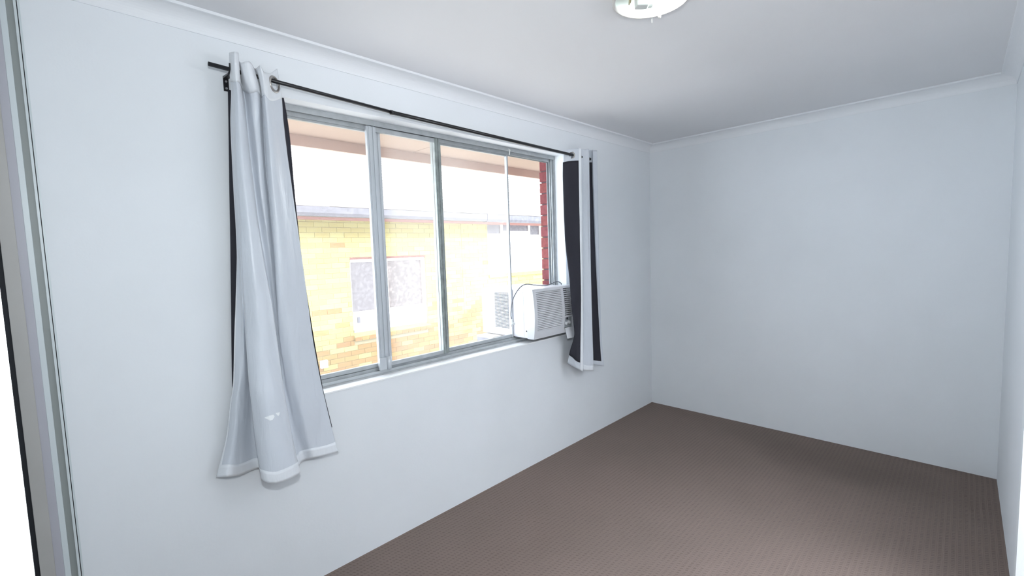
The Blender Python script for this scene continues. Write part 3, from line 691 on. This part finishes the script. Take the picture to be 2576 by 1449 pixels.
while z < 2.03:
    x = X0 + (0 if row % 2 else 0.118) ; 
    while x < X1-0.1:
        a, b = x, x+BL
        for w in (W1, W2):
            if z+BH > w[2]-(0.09 if w is W1 else 0) and z < w[3]:
                if a < w[0] < b: b = w[0]
                if a < w[1] < b: a = w[1]
                if a >= w[0]-1e-6 and b <= w[1]+1e-6: a = b
        for e in (1.835,):
            if a < e < b and z > 0.2:      # upright movement joint
                if b-e > 0.06: cands.append((e+0.006, b, z)); 
                b = e-0.002
        if b-a > 0.03 and (x > -1.75): cands.append((a, b, z))
        x += BL+0.0035
    z += CP_; row += 1
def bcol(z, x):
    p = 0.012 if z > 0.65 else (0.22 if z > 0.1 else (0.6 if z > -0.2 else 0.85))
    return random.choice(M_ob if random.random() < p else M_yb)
cands.sort(key=lambda c: (c[0]-CAM.x)**2 + (NY-CAM.y)**2 + (c[2]-CAM.z)**2)
vis = [c for c in cands if c[2] > -0.62]
near = vis[:300]; rest = vis[300:] + [c for c in cands if c[2] <= -0.62]
shared = {}
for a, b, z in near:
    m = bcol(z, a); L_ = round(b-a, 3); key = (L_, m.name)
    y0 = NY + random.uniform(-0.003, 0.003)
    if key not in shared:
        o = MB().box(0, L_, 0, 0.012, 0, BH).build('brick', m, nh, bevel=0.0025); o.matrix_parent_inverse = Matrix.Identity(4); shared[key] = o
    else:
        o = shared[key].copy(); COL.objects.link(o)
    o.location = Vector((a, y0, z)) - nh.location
groups = {}
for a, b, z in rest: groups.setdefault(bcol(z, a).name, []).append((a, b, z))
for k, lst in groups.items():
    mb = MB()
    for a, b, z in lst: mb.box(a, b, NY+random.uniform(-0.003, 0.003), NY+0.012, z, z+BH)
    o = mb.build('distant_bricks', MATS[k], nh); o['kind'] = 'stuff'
# near window of the house
def nwin(w, parts, mull, bottom_panel):
    x0, x1, z0, z1 = w
    fr = MB().box(x0, x1, NY+0.05, NY+0.10, z1-0.045, z1).box(x0, x0+0.03, NY+0.05, NY+0.10, z0, z1).box(x1-0.06, x1, NY+0.04, NY+0.10, z0, z1).box(x0, x1, NY+0.05, NY+0.10, z0, z0+0.06)
    for m in mull: fr.box(m, m+0.055, NY+0.045, NY+0.10, z0, z1)
    if bottom_panel: fr.box(x0, x1, NY+0.05, NY+0.10, bottom_panel-0.05, bottom_panel)
    f = fr.build('window_frame', M_upvc, nh)
    for a, b, za, zb, m in parts: B('pane', m, a, b, NY+0.07, NY+0.08, za, zb, f)
    return f
wf = nwin((W1[0], W1[1], 0.20, 1.42), [(-0.46, 0.16, 0.56, 1.38, M_screen), (0.20, 0.92, 0.56, 1.38, M_nglass), (-0.46, 0.92, 0.25, 0.52, M_blind)], [0.155], 0.56)
B('lintel', M_lintel, W1[0], W1[1], NY+0.0, NY+0.05, 1.42, 1.455, nh)
MB().prism([(NY-0.03, 0.155), (NY+0.05, 0.215), (NY+0.05, 0.13), (NY-0.03, 0.10)], 'x', W1[0], W1[1]+0.05).build('window_sill', M_yb[2], nh)
for i in range(12):
    x = W1[0] + i*0.1255
    B('sill_brick', random.choice(M_ob), x, x+0.118, NY-0.034, NY-0.02, 0.085, 0.150, nh, bevel=0.002)
MB().box(-0.40, -0.355, NY+0.02, NY+0.05, 0.37, 0.47).build('window_catch', M_gut, wf, bevel=0.006)
MB().box(-0.47, 0.20, NY+0.048, NY+0.052, 0.385, 0.39).build('groove', M_gut, wf)
wf2 = nwin(W2, [(W2[0]+0.03, 2.98, 1.06, 1.86, M_blind), (3.03, 3.86, 1.06, 1.92, M_blind), (3.9, W2[1]-0.06, 1.06, 1.84, M_blind), (W2[0]+0.03, 2.98, 1.86, 2.055, M_screen), (3.03, 3.86, 1.92, 2.055, M_screen), (3.9, W2[1]-0.06, 1.84, 2.055, M_screen)], [2.98, 3.86], None)
B('sill_brick', M_yb[0], W2[0], W2[1]+0.1, NY-0.03, NY+0.05, W2[2]-0.07, W2[2], nh)
# eaves board, gutter, downpipe joint
B('eaves_board', M_trimr, X0, X1, NY-0.10, NY+0.1, 2.045, 2.10, nh)
MB().prism([(4.55, 2.055), (4.55, 2.19), (4.42, 2.19), (4.42, 2.10), (4.45, 2.055)], 'x', X0, X1).build('gutter', M_gut, nh)
MB().prism([(4.56, 2.05), (4.56, 2.20), (4.412, 2.20), (4.412, 2.095), (4.445, 2.047)], 'x', 2.03, 2.06).build('gutter_joint', M_gut, nh)
B('eaves_soffit', M_trimr, X0, X1, 4.50, NY+0.02, 2.10, 2.115, nh)
B('junction_box', M_upvc, -1.075, -0.965, NY-0.05, NY+0.01, -0.245, -0.125, nh, bevel=0.008)
# tiled roof: double-roll tiles laid in courses
TW, TL, PA = 0.30, 0.33, math.radians(22)
def tile_mesh():
    mb = MB(); n = 8; v = []; f = []
    for s in (0, 1):
        for i in range(n+1):
            x = TW*i/n; hgt = 0.010+0.022*abs(math.sin(math.pi*2*i/n*1.0))
            v.append((x, s*(TL+0.03), hgt+(0.028 if s == 0 else 0.0)))
    for i in range(n+1): v.append((TW*i/n, 0, 0.0))
    for i in range(n): f.append((i, i+1, n+1+i+1, n+1+i)); f.append((2*(n+1)+i, 2*(n+1)+i+1, i+1, i))
    return v, f
tv, tf = tile_mesh()
proto = None; n_t = 0; rest_t = MB()
for r in range(17):
    for c in range(30):
        x = X0 + c*TW; yy = 4.47 + r*TL*math.cos(PA); zz = 2.20 + r*TL*math.sin(PA)
        mtx = Matrix.Translation(Vector((x, yy, zz))) @ Matrix.Rotation(PA, 4, 'X')
        if n_t < 300 and c < 27:
            if proto is None:
                proto = MB().add(tv, tf).build('roof_tile', M_tile, nh, fix=False); o = proto; o.matrix_parent_inverse = Matrix.Identity(4)
            else: o = proto.copy(); COL.objects.link(o)
            o.location = mtx.translation - nh.location + Vector((0, 0, random.uniform(-0.003, 0.003))); o.rotation_euler = (PA, 0, 0); n_t += 1
        else:
            rest_t.add([mtx @ Vector(p) for p in tv], tf)
o = rest_t.build('distant_roof_tiles', M_tile, nh, fix=False); o['kind'] = 'stuff'
MB().prism([(4.5, 2.19), (4.5+17*TL*math.cos(PA), 2.19+17*TL*math.sin(PA)), (14, 2.2), (14, 2.15)], 'x', X0, X1+0.2).build('roof_base', M_tile, nh)
g = B('bounce_ground', M_conc, -14, 16, 0.22, 16, -3.3, -3.2)  # unseen ground between the houses, added to bounce daylight upward
struct(g, 'unseen pale concrete ground added between the two houses for light bounce', 'ground')
